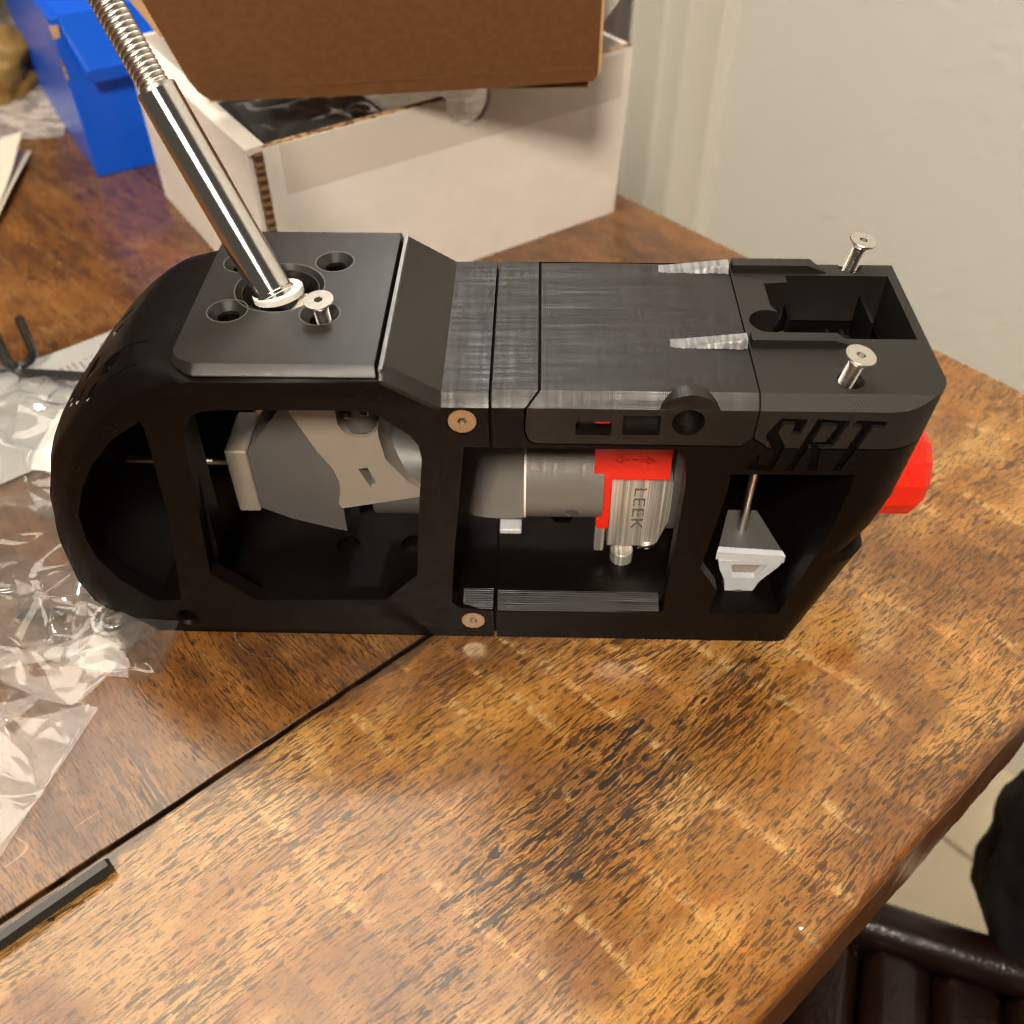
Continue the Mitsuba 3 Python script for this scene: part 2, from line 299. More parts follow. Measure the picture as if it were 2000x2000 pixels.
quad_light('hanging_lamp', (-170, -1040, 1264), (.1, .63, -.766), 270, 270, (140, 123, 101), 'square hanging lamp above the viewer', 'lamp')
quad_light('floor_lamp', (-42, 900, 690), (0.05, -1, -.62), 80, 360, (26, 25, 23), 'tall narrow lamp shade standing behind the boxes', 'lamp')
scene['room_light'] = {'type': 'constant', 'radiance': rgb(.085, .076, .063)}

# ---------------------------------------------------------------- setting: wall, floor
k = put('wall', (TW([[692, -900, -730], [692, 1500, -730], [692, 1500, 1700], [692, -900, 1700]]), np.array([[0, 1, 2], [0, 2, 3]])), 'plaster', smooth=False); tag(k, kind='structure')
k = put('floor', box(-900, 692, -900, 1500, -760, -733), 'grout', frame=TW); tag(k, kind='structure'); FL = k
for i in range(-1, 3):
    for j in range(-3, 3):
        u1, v1 = 551 - 305 * i, 45 + 305 * j
        if u1 > 551: 
            b = cbox(553, 690, v1 + 2, v1 + 303, -734, -730, .8)
        else: b = cbox(u1 - 303, u1 - 2, v1 + 2, v1 + 303, -734, -730, .8)
        put('tile', b, 'floor_tile', FL, frame=TW)
k = put('baseboard', cbox(680, 691.5, -900, 1400, -729.9, -640, 2), 'white_paper', frame=TW); tag(k, 'white baseboard along the foot of the wall', 'baseboard')

# ---------------------------------------------------------------- table: long boards that end on a cross board
TB = thing('table', 'distressed brown plank table with a cross board along its near end', 'table')
def wavy(pts, amp, step=3.0):               # subdivide an outline; the corners marked soft stay, the rest wander a little
    out = []
    for i in range(len(pts)):
        a, b = np.array(pts[i], float), np.array(pts[(i + 1) % len(pts)], float); n = max(1, int(np.linalg.norm(b - a) / step))
        for q in range(n): out.append(a + (b - a) * q / n)
    o = np.array(out); k = np.stack([o[:, 0] / 9, o[:, 1] / 9, 0 * o[:, 0]], 1)
    o = o + amp * np.stack([meshkit.fbm(k, 3, 3) - .5, meshkit.fbm(k, 3, 9) - .5], 1) * 2
    return o
def board(pts, top, bottom, r, amp):
    o = wavy(pts, amp); c = o.mean(0); e = np.roll(o, -1, 0) - np.roll(o, 1, 0); n = np.stack([e[:, 1], -e[:, 0]], 1); n /= np.linalg.norm(n, axis=1, keepdims=True)
    L = []; rr = np.where(o[:, 1] < -140, 3.6, r)[:, None]
    for d, z in ((0, -1e3), (0, -1.), (.12, -.55), (.45, -.2), (.9, -.05), (1.6, 0)):
        L.append(np.hstack([o - n * d * rr, np.full((len(o), 1), bottom) if z < -9 else top + z * rr]))
    return loft(L)
put('board', board([(-900, -150.6), (287, -150.6), (287, 16.5), (-900, 16.5)], 0, -62, .7, .75), 'wood', TB, smooth=40, frame=TW)
for u0, u1 in ((75.3, 287), (-212, 74.2), (-430, -213.2), (-640, -431)):
    put('board', board([(u0, 17.9), (u1, 17.9), (u1, 900), (u0, 900)], 0, -40, .6, .6), 'wood', TB, smooth=40, frame=TW)
put('apron', box(-880, 255, -110, -85, -160, -63), 'wood', TB, frame=TW)
for uu in (225,):
    put('leg', rbox(uu - 35, uu + 35, -115, -45, -729.5, -63, 6), 'wood', TB, frame=TW)

# ---------------------------------------------------------------- the printed housing with its lever
HS = thing('lever_housing', 'black 3D-printed box with large side windows and a slanted metal lever on top', 'printed mechanism')
def H(name, mesh, mat, parent=HS, smooth=28, label=None, kind=None):
    k = put(name, mesh, mat, parent, smooth, DW)
    if label or kind: tag(k, label, kind=kind)
    return k
nose = [((-92, 117.3), (-94, 118), (-100, 118.9)), ((-99, 114), (-101.5, 116), (-112, 117.2)), ((-107.5, 110), (-110, 112), (-122, 110.5)), ((-118, 101.5), (-121, 103.5), (-131.5, 101)),
        ((-125, 93.5), (-129, 95), (-140, 91)), ((-133, 82), (-137, 83.5), (-147.5, 82)), ((-138.7, 70), (-143.5, 72), (-154, 71)), ((-142, 57), (-149.5, 58), (-160, 57)),
        ((-142.7, 40), (-152.4, 42), (-160.5, 38)), ((-142, 25), (-152.6, 22), (-160, 16)), ((-138, 13), (-149.8, 11), (-155, 8)), ((-131, 4.5), (-143, 2.4), (-147, 2)), ((-127, 0), (-136, 0), (-140, 0))]
nose = np.array(nose)
from scipy.interpolate import PchipInterpolator
tk = np.arange(9); nose = np.concatenate([PchipInterpolator(tk, nose[:9])(np.linspace(0, 8, 33)), nose[9:]])
nose[:, 2] = nose[:, 1] + (nose[:, 2] - nose[:, 1]) * np.array([1.0 if z > 78 else max(.35, 1 - (78 - z) * .028) for z in nose[:, 2, 1]])[:, None]
def left_ring(y):
    d = min(y, 80 - y); P0, P1, P2 = nose[:, 0], nose[:, 1], nose[:, 2]
    if d < 5: q = P0 + (P1 - P0) * d / 5
    else: q = P1 + (P2 - P1) * math.sqrt(max(0, 1 - ((40 - d) / 35) ** 2))
    drop = max(0, 3.4 - d)
    top = [(-.5, 0), (-.5, 112.9 - drop), (-14.6, 112.9 - drop), (-30.6, 122.4 - drop), (-32.0, 122.4 - drop), (-32.6, 119 - .3 * drop), (-88, 119 - .3 * drop)]
    r = np.array(top + list(q)); return np.stack([r[:, 0], np.full(len(r), y), r[:, 1]], 1)
left = M(*arr(loft([left_ring(y) for y in (0, 3.4, 5, 8, 13, 20, 30, 40, 50, 60, 67, 72, 75, 76.6, 80)])))
win0 = [(-106.3, 102.5), (-117, 95.2), (-127, 84), (-133.5, 73), (-138, 62), (-139.3, 50), (-138.3, 40), (-134, 29.5), (-123.6, 17.7), (-114.4, 18.4), (-113, 26), (-107.8, 63), (-105.7, 99.5)]
win1 = [(-81, 107.3), (-85.5, 107), (-89.5, 105.3), (-92.6, 102.2), (-94.2, 97), (-100.3, 33), (-86.3, 19), (-39, 20.6), (-26.9, 34.4), (-23.6, 71), (-21.6, 89), (-22.3, 94.5), (-24.6, 98.4), (-34, 106.3), (-38, 107.6), (-45.6, 107.8)]
win2 = [(-8.3, 94), (57, 94), (60, 90), (61.4, 80), (61, 17.5), (59.8, 15.2), (.8, 14.9), (-12.5, 16.6), (-15.6, 19.5), (-13.4, 46.4)]
win3 = [(75, 84.2), (113.7, 84.6), (111.7, 59.5), (102.4, 16), (77.2, 16), (78.7, 28.4), (71.3, 40), (75, 76.6)]
cavL = [(10, 15), (10, 108), (-16, 108), (-30, 113), (-88, 113), (-101, 108), (-119, 94), (-131, 79), (-139, 60), (-139.5, 40), (-134, 25), (-124, 15)]
left = left - exy(win1, 74, 82) - exy(win2, 74, 82) - exy(cavL, 6, 76) - exy(win0, -2, 8) - exy(win1, -2, 8) - exy(win2, -2, 8) - box(-.6, 5, -1, 90, 14.9, 94)
# pillar web, floor holes, screw holes, lever opening
left = left + exy([(-106, 104), (-95.2, 104), (-97.5, 40), (-100.5, 30), (-112, 22)], 5.5, 15)
for x, y in ((-52, 52), (-30, 55), (-58, 32), (-33, 33)): left = left - cyl((x, y, 12), (x, y, 16), 4.6)
left = left - cyl((-114.4, -1, 8.3), (-114.4, 7, 8.3), 3.1) - cyl((-114.4, -.1, 8.3), (-114.4, 1.2, 8.3), 4.4, 3.1)
left = left - cyl((-69, 43, 110), (-69, 43, 125), 13.4)
for x, z in ((-8.5, 103.9), (-8.1, 8.9)): left = left - cyl((x, -.1, z), (x, 3.2, z), 4.7)
for x, y in ((-82.3, 29.8), (-53.4, 59.4), (-53.4, 28.8), (-83.7, 58.4)): left = left - cyl((x, y, 112), (x, y, 124), 3.4)
# carved notches on the nose: one hex pit in front, one behind, and rows of short slots below
def on_nose(x, y, z, r, n, sx=1., sz=1., depth=5):
    ax = np.array([-.72, 0, .69]); p = np.array([x, y, z])
    c = m3.Manifold.cylinder(depth + 6, r, r, n).scale([sx, sz, 1]).rotate([0, 0, 20]).translate([0, 0, -depth])
    X = np.array([.69, 0, .72]); Y = np.array([0, 1., 0]); return c.transform(np.hstack([np.stack([X, Y, ax], 1), p[:, None]]))
PITS = [((-118.3, 17, 111.4), 3.3, 6, 1.25, 1.0), ((-129.4, 27, 102.3), 3.3, 6, 1.25, 1.0), ((-131.5, 47, 101.3), 3.3, 6, 1.25, 1.0), ((-124.2, 11.2, 104.4), 2.0, 6, 1.7, .8), ((-131.0, 16.2, 98.9), 2.0, 6, 1.7, .8), ((-136.4, 21.5, 93.6), 2.0, 6, 1.7, .8), ((-139.6, 28, 90.4), 2.0, 6, 1.7, .8), ((-122.6, 37, 110.2), 1.7, 6, 2.0, .8), ((-121.2, 45, 110.9), 1.7, 6, 2.0, .8)]
CHIPS = []
for p_, r_, n_, sx_, sz_ in PITS:
    r_ *= 1.2
    c_ = on_nose(*p_, r_, n_, sx_, sz_, 4.5); left = left - c_
    X_ = np.stack([[.69, 0, .72], [0, 1., 0], [-.72, 0, .69]], 1)
    for e_ in range(3):
        q_ = np.array(p_) + X_ @ np.array([-r_ * (.9 + .25 * e_), r_ * .55 * (e_ - 1), -.55 * r_ + .2]); w_ = RNG.normal(size=(14, 3)); w_ /= np.linalg.norm(w_, axis=1, keepdims=True)
        CHIPS.append(m3.Manifold.hull_points((q_ + (w_ * np.array([.62, .42, .55]) * r_) @ X_.T)))
# thin print seams round the curved end
for yy in (9.5, 19.5):
    g = exy(cs([(-90, 140), (-165, 140), (-165, 60), (-146, 60)]), yy, yy + .45)
    ring = M(*arr(loft([left_ring(y) for y in (yy - 2, yy + 2)])))
    left = left - (g - exy(cs([(q[0] + .75, q[2] - .75) for q in left_ring(yy)]), yy - 1, yy + 2))
slope = left ^ exy([(-32.3, 130), (-32.3, 118), (-15.5, 108), (-.4, 108), (-.4, 130)], -1, 81)
LS = H('left_shell', left - exy([(-32.6, 130), (-32.6, 119.2), (-14.6, 109.2), (0, 109.2), (0, 130)], -1, 81), 'black_print', label='curved left half of the housing with two big windows and carved notches')
for c_ in CHIPS: H('scuffed_edge', c_, 'scuff_sheen_print', LS)
def sill(x0, x1, z0): return exy([(x0, z0), (x1, z0), (x1, z0 + .1), (x0, z0 + .1)], .5, 7.5) + m3.Manifold.batch_hull([box(x0, x1, .5, 7.5, z0, z0 + .1), box(x0, x1, 7.2, 7.5, z0, z0 + 3.4)])
H('window_sill', sill(-11.6, -.7, 15.6), 'brushed_print', LS)
H('slope_cover', slope ^ box(-40, -14.7, -1, 81, 109.2 - 3, 130), 'plate_print')
H('top_strip', slope ^ box(-14.6, 1, -1, 81, 109.2, 130), 'brushed_print')
# top plate
def plate_ring(z, d):
    e = .5 * d; r = []
    c0 = [(-95 + e, 9.4), (-94.3 + e, 7.2 + .2 * e), (-92.6 + e, 4.6 + .4 * e), (-88.4 + .6 * e, 1.0 + .8 * d), (-86 + .4 * e, 0 + d)]
    return c0 + [(-32.9 - .2 * d, 0 + d), (-32.9 - .2 * d, 80 - e), (-86 + .4 * e, 80 - e), (-88.4 + .6 * e, 79.2 - .8 * e), (-92.6 + e, 75.4 - .4 * e), (-94.3 + e, 72.8 - .2 * e), (-95 + e, 70.6)]
plate = M(*arr(loft([[(x, y, z) for x, y in plate_ring(z, d)] for z, d in ((119.15, .6), (119.7, 0), (120.2, 0), (122.6, 2.6))])))
for x, y in ((-82.3, 29.8), (-53.4, 59.4), (-53.4, 28.8), (-83.7, 58.4)):
    plate = plate - cyl((x, y, 118), (x, y, 124), 3.5) - cyl((x, y, 120.3), (x, y, 122.7), 3.5, 6.1)
plate = plate - cyl((-68.6, 43.5, 118), (-68.6, 43.5, 124), 12.6) - cyl((-68.6, 43.5, 121), (-68.6, 43.5, 122.7), 12.6, 14.1)
H('top_plate', plate, 'plate_print', label='flat black top plate with four countersunk holes round the lever')
H('lever_guide', (cyl((-68.6, 43.5, 111.5), (-68.6, 43.5, 121.4), 12.55) - cyl((-68.6, 43.5, 114.6), (-68.6, 43.5, 121.6), 8.6, 12.2)), 'brushed_print')
def ring(cx, cy, r0, r1, z0, z1, n=48): return m3.CrossSection.circle(r1, n).translate([cx, cy]).__sub__(m3.CrossSection.circle(r0, n).translate([cx, cy])).extrude(z1 - z0).translate([0, 0, z0])
for x, y in ((-82.3, 29.8), (-53.4, 59.4), (-53.4, 28.8), (-83.7, 58.4)): H('rim_mark', ring(x, y, 6.12, 6.5, 122.55, 122.68), 'rim_scuff', HS + '__top_plate')
H('rim_mark', ring(-68.6, 43.5, 14.12, 14.5, 122.55, 122.68), 'rim_scuff', HS + '__top_plate')
H('worn_edge', m3.Manifold.batch_hull([box(-32.0, -30.9, 1.0, 79.4, 122.3, 122.56), box(-32.0, -31.4, .6, 79.6, 121.5, 122.4)]), 'scuff_sheen_print', HS + '__slope_cover')
for z0, z1 in ((.4, 14.6), (94.4, 109.5)): H('joint_light_block', box(-.47, .47, 2.2, 78, z0, z1), 'recess_black')  # added blocks that stop table light showing through the joint gap
# right half
fr = [((104.5, 0), (113, 0)), ((110.5, 42.3), (127.4, 42.3)), ((111, 44), (128.3, 44)), ((111.3, 47), (122.4, 46.8)), ((113.2, 57), (128.4, 57)), ((116.2, 70.4), (131.8, 70.4)), ((118.8, 97), (134.4, 97)), ((118.4, 113.4), (136, 113.4))]
def right_ring(y):
    d = min(y, 80 - y); s = math.sqrt(max(0, 1 - ((12 - y) / 12) ** 2)) if y < 12 else 1; drop = max(0, 3.8 - d)
    q = [((1 - s) * a[0] + s * b[0], (1 - s) * a[1] + s * b[1]) for a, b in fr]; q[-1] = (q[-1][0], 113.4 - drop)
    r = np.array([(.5, 0)] + q + [(.5, 113.4 - drop)]); return np.stack([r[:, 0], np.full(len(r), y), r[:, 1]], 1)
right = M(*arr(loft([right_ring(y) for y in (0, .4, 1.2, 2.4, 3.8, 6, 9, 12, 40, 68, 71, 74, 76.2, 77.6, 78.8, 79.6, 80)])))
cavR = [(-2, 15), (102.5, 15), (109, 44), (112, 58), (113.8, 84.2), (74.5, 84.2), (66, 94), (-2, 94)]
right = right - exy(win2, 74, 82) - exy(cavR, 6, 76) - exy(win2, -2, 8) - exy(win3, -2, 8)
right = right + exy([(62.5, 93), (74, 84), (73.5, 77), (70, 41), (77, 29), (75.5, 15), (62.5, 15)], 5.5, 9) - cyl((96, 60, 10), (96, 60, 16), 5.5) - cyl((104, 42, 10), (104, 42, 16), 5.5) - cyl((25, 50, 10), (25, 50, 16), 4.6)
right = right - box(106, 113, 74, 82, 24, 50)
def letters_cs():
    S = [(86.2, 106.8), (94.3, 106.7), (93, 100.7), (90, 100.9), (90.7, 104.6), (87.3, 104.7), (86.3, 101.3), (89.4, 96.3), (87.9, 88.2), (86.9, 86.0), (79.3, 86.2), (81.1, 92.2), (82.8, 91.9), (82.3, 88.6), (85.6, 88.2), (86.7, 93.7), (83.4, 98.7), (82.8, 100.5)]
    R = [[(97, 106.8), (99.6, 106.7), (93.8, 86), (91.3, 86)], [(97, 106.8), (106.7, 106.2), (106.4, 104), (96.6, 104.4)], [(106.7, 106.2), (103.6, 95.8), (100.9, 97.6), (103.5, 104.4)], [(96.5, 98), (101.2, 98), (103.6, 95.8), (96, 95.8)], [(97.4, 97.6), (100.4, 95.3), (101.1, 86.1), (98.1, 86.2)]]
    T_ = [[(108.7, 106.6), (118.0, 106.1), (117.2, 103.6), (107.5, 104.2)], [(110.8, 104.6), (114.2, 104.4), (108.5, 86.3), (105.6, 86.4)]]
    c = cs(S)
    for q in R + T_: c = c + cs(q)
    return c
LT = exy(letters_cs(), -1, 1.7)
panel_cut = [(13.4, 96.0), (11.6, 97.4), (10.5, 101), (10.8, 109.2), (15.2, 113.6), (15.2, 118), (79.2, 118), (79.2, 99.3), (76, 96.0)]
cap_cut = [(79.7, 99.0), (82.4, 97.2), (84.5, 95.4), (140, 95.4), (140, 120), (79.7, 120)]
boss = cyl((59, 0.02, 104.9), (59, 5.2, 104.9), 10.2)
panel = (right + boss) ^ exy(panel_cut, -1, 75.6)
shell = right - exy([(13.2, 95.5), (11.1, 97.1), (9.9, 101), (10.2, 109.5), (14.6, 113.9), (14.6, 120), (79.5, 120), (79.5, 99), (76.1, 95.5)], -1, 76.2) - exy([(79.2, 98.6), (82.2, 96.7), (84.3, 94.9), (141, 94.9), (141, 121), (79.2, 121)], -1, 81)
shell = shell - LT - boss
pocket = cs([(90, 63.6), (90, 50.3), (92, 46), (92, 36), (90, 31.8), (132.9, 31.8), (132.9, 69), (98, 69), (98, 64.6)]) + m3.CrossSection.circle(6.4, 40).translate([88.2, 41.2])
cap = (right ^ exy(cap_cut, -1, 81)) - LT - exz(pocket, 90, 120)
# recess between the rails, screw holes
cap = cap - cyl((107.3, 10.3, 90), (107.3, 10.3, 120), 2.9) - cyl((107.3, 10.3, 111.2), (107.3, 10.3, 113.6), 2.9, 4.3) - cyl((121.4, 75.2, 90), (121.4, 75.2, 120), 2.9) - cyl((121.4, 75.2, 111.2), (121.4, 75.2, 113.6), 2.9, 4.3)
shell = shell - exz(m3.CrossSection.square([41.5, 36]).translate([90.5, 32.2]), 88.5, 96)
slots = box(25.6, 36.4, -1, 5, 99.5, 104.8) + box(39.6, 50.8, -1, 5, 99.8, 107.2) + cyl((59.1, -1, 104.8), (59.1, 5.4, 104.8), 4.9)
rs = box(.3, 14.75, -1, 81, 109.3, 114)
H('window_sill', sill(.9, 59.6, 14.9), 'brushed_print'); H('top_strip', shell ^ rs, 'brushed_print'); shell = shell - rs
H('right_shell', shell, 'black_print', label='straight right half of the housing with windows and a tapering foot')
H('top_panel', panel - slots, 'brushed_print', label='removable panel with two slots and a round boss')
H('end_cap', cap, 'ribbed_print', label='end cover with an open pocket and lettering on its side')
H('lettering', exy(letters_cs(), 1.55, 1.68), 'recess_black', label='dark shade inlay of the slanted three-letter lettering sunk into the side of the end')  # near-black inlay paints the recess shade into the letters
H('pocket_floor', box(91, 131.8, 32.4, 68.0, 88.6, 90.2) + box(116, 117.2, 33, 68, 90.1, 92.5) + box(121, 122.2, 33, 68, 90.1, 92.5) + box(98, 114, 36, 66, 90.1, 91.2), 'black_plastic')
H('pocket_bracket', box(125, 126.2, 52, 68.8, 90.3, 106), 'dark_inside'); H('pocket_bracket', box(100, 101.2, 62, 68.8, 90.3, 102), 'dark_inside')
H('slot_tab', cbox(31.4, 36.2, 1.6, 4.8, 102.6, 104.6, .3), 'red_print', label='small red tab seen in the left slot')
def rail(y0, y1, yi, flip):
    top = [(80.2, y0), (108, y0), (112.5, yi), (112.5, yi + .5), (108, y1), (80.2, y1)]
    return m3.Manifold.batch_hull([exz(top, 113.2, 113.6), exz([(80.2, y0 + .3), (105.5, y0 + .3), (107, y1 - .3), (80.2, y1 - .3)], 113.6, 116.2)])
H('rail', rail(26.3, 31.2, 27.4, 0), 'ribbed_print'); H('rail', rail(70.2, 75.4, 70.6, 1), 'ribbed_print')
def ramp(y0, y1):
    nx, ny = 60, 14
    def fn(s, t):
        x = 54.5 + 24.4 * s; y = y0 + (y1 - y0) * t
        edge = .6 * (meshkit.noise(np.stack([x / .9, y * 0 + y0, x * 0], -1), 4) - .5)
        y = y + edge * np.clip(1 - t * 3, 0, 1) * (1 + s); z = 113.3 + 2.9 * s * np.clip(t * 4, 0, 1) + .14 * (meshkit.noise(np.stack([x / .7, y / .7, x * 0], -1), 2) - .5) * np.clip(1.6 - t * 3, .12, 1)
        z = np.where((t > .99), 113.0, z); return np.stack([x, y, z])
    return sheet(fn, nx, ny, 0)
for y0, y1 in ((25.6, 31.0), (69.6, 75.2)): H('ramp', ramp(y0, y1), 'scuff_sheen_print', smooth=50)  # pale colour holds both light wear and the silver reflection
# side screws
SOCK = [None]
def csk(p, ax, r=4.35, L=14, rs=2.35, thread=True, hexr=1.45):
    ax = np.asarray(ax, float) / np.linalg.norm(ax)
    prof = [(0, 0), (r - .15, 0), (r, -.25), (r, -.45), (rs, -2.7)]; h = -2.7
    head = M(*arr(trimesh.Trimesh(*lathe(prof + [(0, -2.7)], (0, 0, 0), (0, 0, 1), 48), process=True)))
    hexa = m3.Manifold.cylinder(1.8, hexr, hexr, 6).translate([0, 0, -1.6]); head = head - hexa
    x = np.cross(ax, [0, 0, 1] if abs(ax[2]) < .9 else [1, 0, 0]); x /= np.linalg.norm(x); R = np.hstack([np.stack([x, np.cross(ax, x), ax], 1), np.asarray(p, float)[:, None]])
    sh = [(0, -2.7), (rs, -2.7), (rs, -3.2)]; h = -3.2
    while h > -L: sh += [(rs - .55, h - .25), (rs - .5, h - .4), (rs, h - .62), (rs, h - .7), (rs - .55, h - .95)]; h -= 1.0
    sh += [(rs - .5, -L - .2), (0, -L - .2)]
    shank = trimesh.Trimesh(*lathe(sh, (0, 0, 0), (0, 0, 1), 32), process=True); v, f = arr(shank)
    SOCK[0] = m3.Manifold.cylinder(.25, hexr * .98, hexr * .98, 6).translate([0, 0, -1.2]).transform(R)  # dark plate added in the hex recess as its shade
    return head.transform(R), (v @ R[:, :3].T + R[:, 3], f)
for x, z in ((-8.5, 103.9), (-8.1, 8.9)):
    h, s = csk((x, .35, z), (0.02, -1, .02), 4.45); H('socket_shade', SOCK[0], 'black_steel', H('side_screw', h, 'screw_steel', label='countersunk hex screw in the left half beside the joint'))
# lever: tube, spring, inner rod, collars
B0 = np.array([-70.1, 41.5, 121.1]); B1 = np.array([-102.6, 70.8, 173.5]); AX = (B1 - B0) / np.linalg.norm(B1 - B0); LEN = np.linalg.norm(B1 - B0)
LV = HS + '__lever'
def on(h): return B0 + AX * h
put('tube', lathe([(0, -3), (5.4, -3), (6.25, -2.2), (6.25, LEN - .3), (6.0, LEN), (5.0, LEN), (5.0, LEN - 4), (0, LEN - 4)], B0, AX, 64), 'chrome', LV, 30, DW)
put('end_ring', lathe([(4.9, LEN - 2), (4.9, LEN + .25), (5.6, LEN + .45), (6.3, LEN + .2), (6.35, LEN - .6), (6.3, LEN - .9)], B0, AX, 64), 'steel', LV, 30, DW)
tt = np.linspace(0, 1, 1400); turns = 42; hh = LEN - 3 + tt * turns * 1.72
x_ = np.cross(AX, [0, 0, 1]); x_ /= np.linalg.norm(x_); y_ = np.cross(AX, x_)
bend = (np.clip(hh - LEN, 0, None) ** 2)[:, None] * np.array([.0006, -.0003, 0.0004])
sp = B0 + AX * hh[:, None] + bend + 4.0 * (np.cos(tt * turns * 2 * np.pi)[:, None] * x_ + np.sin(tt * turns * 2 * np.pi)[:, None] * y_)
put('spring', sweep(sp, .86, 10), 'steel', LV, 40, DW)
hh2 = np.linspace(LEN - 3, LEN + 70, 30); put('core', sweep(B0 + AX * hh2[:, None] + (np.clip(hh2 - LEN, 0, None) ** 2)[:, None] * np.array([.0006, -.0003, 0.0004]), 3.3, 20), 'steel', LV, 40, DW)
put('base_flange', lathe([(6.0, -.6), (6.6, -.6), (6.9, -.3), (6.9, .5), (6.7, .8), (6.2, 1.0)], B0, AX, 48), 'chrome', LV, 30, DW)
put('washer', lathe([(5, -3.0), (8.0, -3.0), (8.2, -2.8), (8.2, -.9), (8.0, -.65), (5, -.65)], (-69.3, 42.2, 123.2), (-.18, .13, 1), 48), 'white_nylon', LV, 30, DW)
put('guide_disc', cyl((-64.6, 41.8, 112), (-59.4, 40.6, 118.6), 3.8), 'paper', LV, 30, DW)
# inside, left window: shaft, end block, tapered body, lever arm with pivot
H('shaft', sweep([(-137, 40, 50.7), (-95, 40, 50.7)], 1.75, 20), 'steel')
H('end_block', cbox(-95.6, -87.6, 28.5, 51, 36, 65.5, .6), 'grey_print')
tap = m3.Manifold.batch_hull([box(-87.5, -86.8, 29.5, 50, 37.2, 64.4), box(-76, -72, 28, 55, 33, 80), exy([(-60, 30), (-56, 29), (-56, 92), (-68, 92)], 26, 55)])
H('tapered_body', tap, 'dark_grey_print')
arm = [(-68.5, 95), (-66.3, 89.7), (-60.0, 73.9), (-55.6, 65.8), (-54.2, 60), (-54.4, 55.6), (-55.7, 49), (-54.7, 46.8), (-26.4, 53.1), (-14, 56.4), (-15, 60), (-26.3, 57.4), (-30.3, 60.4), (-37.0, 70.6), (-38.4, 80.5), (-38.1, 100), (-53, 100)]
slot = [(-46.9, 66.0), (-43.6, 66.5), (-41.5, 60.5), (-42.0, 57.4), (-43.4, 57.1)]
A = exy(arm, 20, 40) - exy(slot, 19, 26) - cyl((-44.6, 18, 87), (-44.6, 30, 87), 6.9) - box(-51.5, -37.8, 18, 30, 87, 101)
H('lever_arm', A, 'grey_print')
H('pivot', cyl((-44.4, 25.6, 80), (-44.8, 28, 88), 5.4), 'dark_grey_print')
for x, z in ((-48.3, 87.6), (-42.7, 88.8)): H('pivot_screw', cyl((x, 21.8, z - .9), (x, 23, z + .1), 1.5), 'copper_sheen_metal')
H('rear_cone', cyl((-42, 42, 52), (-19, 40, 50.5), 21, 18.6), 'dark_grey_print')
# inside, middle window: clamp tube with red bracket and metal plate
yoke = cyl((-24, 40, 50), (10.2, 40, 50), 19.2, n=80).trim_by_plane([.50, .66, -.56], -2.0)
H('yoke', yoke, 'tube_print')
H('sleeve', cyl((10.6, 40, 50), (38, 40, 50), 18.4, n=80) - cyl((27, 22, 43), (27.4, 25.6, 44.2), 2.6, n=24), 'tube_print')
H('sleeve_ring', cyl((10.0, 40, 50), (10.8, 40, 50), 18.9, n=80), 'white_nylon')
H('sleeve_tab', cbox(1.2, 9.2, 24, 31, 30.6, 33.0, .4), 'light_grey_print')
H('dimple', cyl((26.9, 23.2, 43), (27.3, 25.2, 43.8), 2.5, n=24), 'dark_grey_print')
br = box(34.4, 60.8, 25, 52, 58.2, 76) + exy([(34.4, 76), (34.4, 41.5), (36.4, 41.2), (36.4, 34.6), (37.4, 33.4), (41, 33.4), (41, 76)], 25, 50)
arr_cs = cs([(41, 67.2), (44, 69.6), (44, 68), (52.4, 67.6), (52.4, 69.2), (55.6, 66.9), (52.4, 64.8), (52.4, 66.4), (44, 66.8), (44, 65.0)]) - cs([(41.9, 67.2), (43.4, 68.5), (43.4, 67.5), (53, 67.1), (53, 68.2), (54.7, 66.9), (53, 65.8), (53, 66.8), (43.4, 67.1), (43.4, 65.9)])
RB = H('red_bracket', br - exy(arr_cs, 24, 25.5), 'red_print', label='red bracket with an engraved double arrow')
H('arrow_fill', exy(arr_cs, 25.3, 25.45), 'arrow_red', RB)
cl = exy([(41.1, 57.6), (62.5, 57.4), (62.8, 44), (62.6, 38), (59.6, 27), (58.4, 25.3), (41.4, 25.3)], 24.6, 48)
cl = cl + m3.Manifold.batch_hull([box(41.3, 58.6, 24.6, 48, 25.2, 25.4), box(41.5, 57.5, 28.5, 48, 20.5, 21)])
cl = cl - cyl((56.0, 24.5, 21.0), (56.0, 29.5, 24.6), 3.0, n=32) if 0 else cl
tm = meshkit.text_mesh('LEEK', 4.2, 1.6, False); tv, tf = arr(tm); tv = (tv - [tv[:, 0].min(), 0, 0]) * np.array([20.0 / np.ptp(tv[:, 0]), 1, 1])
# reads downwards: letter x -> -z, letter y -> +x, thickness -> y
tv2 = np.stack([49.2 + tv[:, 1], 24.0 + tv[:, 2], 54.3 - tv[:, 0]], 1); tmm = trimesh.Trimesh(tv2, tf, process=True); tmm.fix_normals()
cl = cl - cyl((50, 24, 80), (50, 24.2, 80), .1)
CP = H('clamp_plate', cl, 'brushed_metal', label='brushed metal plate with engraved letters')
H('lettering', (np.stack([tv2[:, 0], 24.45 + (tv2[:, 1] - 24.0) * .1, tv2[:, 2]], 1), tmm.faces), 'dark_grey_print', CP)
h, s = csk((56.4, 25.2, 22.8), (0.1, -.75, -.45), 3.6, hexr=1.2); H('screw', h, 'steel', CP)
H('bolt', lathe([(0, 0), (4.0, 0), (4.3, -.4), (4.3, -5.4), (3.9, -5.8), (4.4, -6.0), (4.4, -6.6), (0, -6.6)], (47.3, 27.6, 20.3), (0, 0, 1), 40), 'brushed_metal', CP)
H('guide_rail', cbox(36.6, 40.2, 26, 30, 20, 34.5, .5), 'brushed_metal')
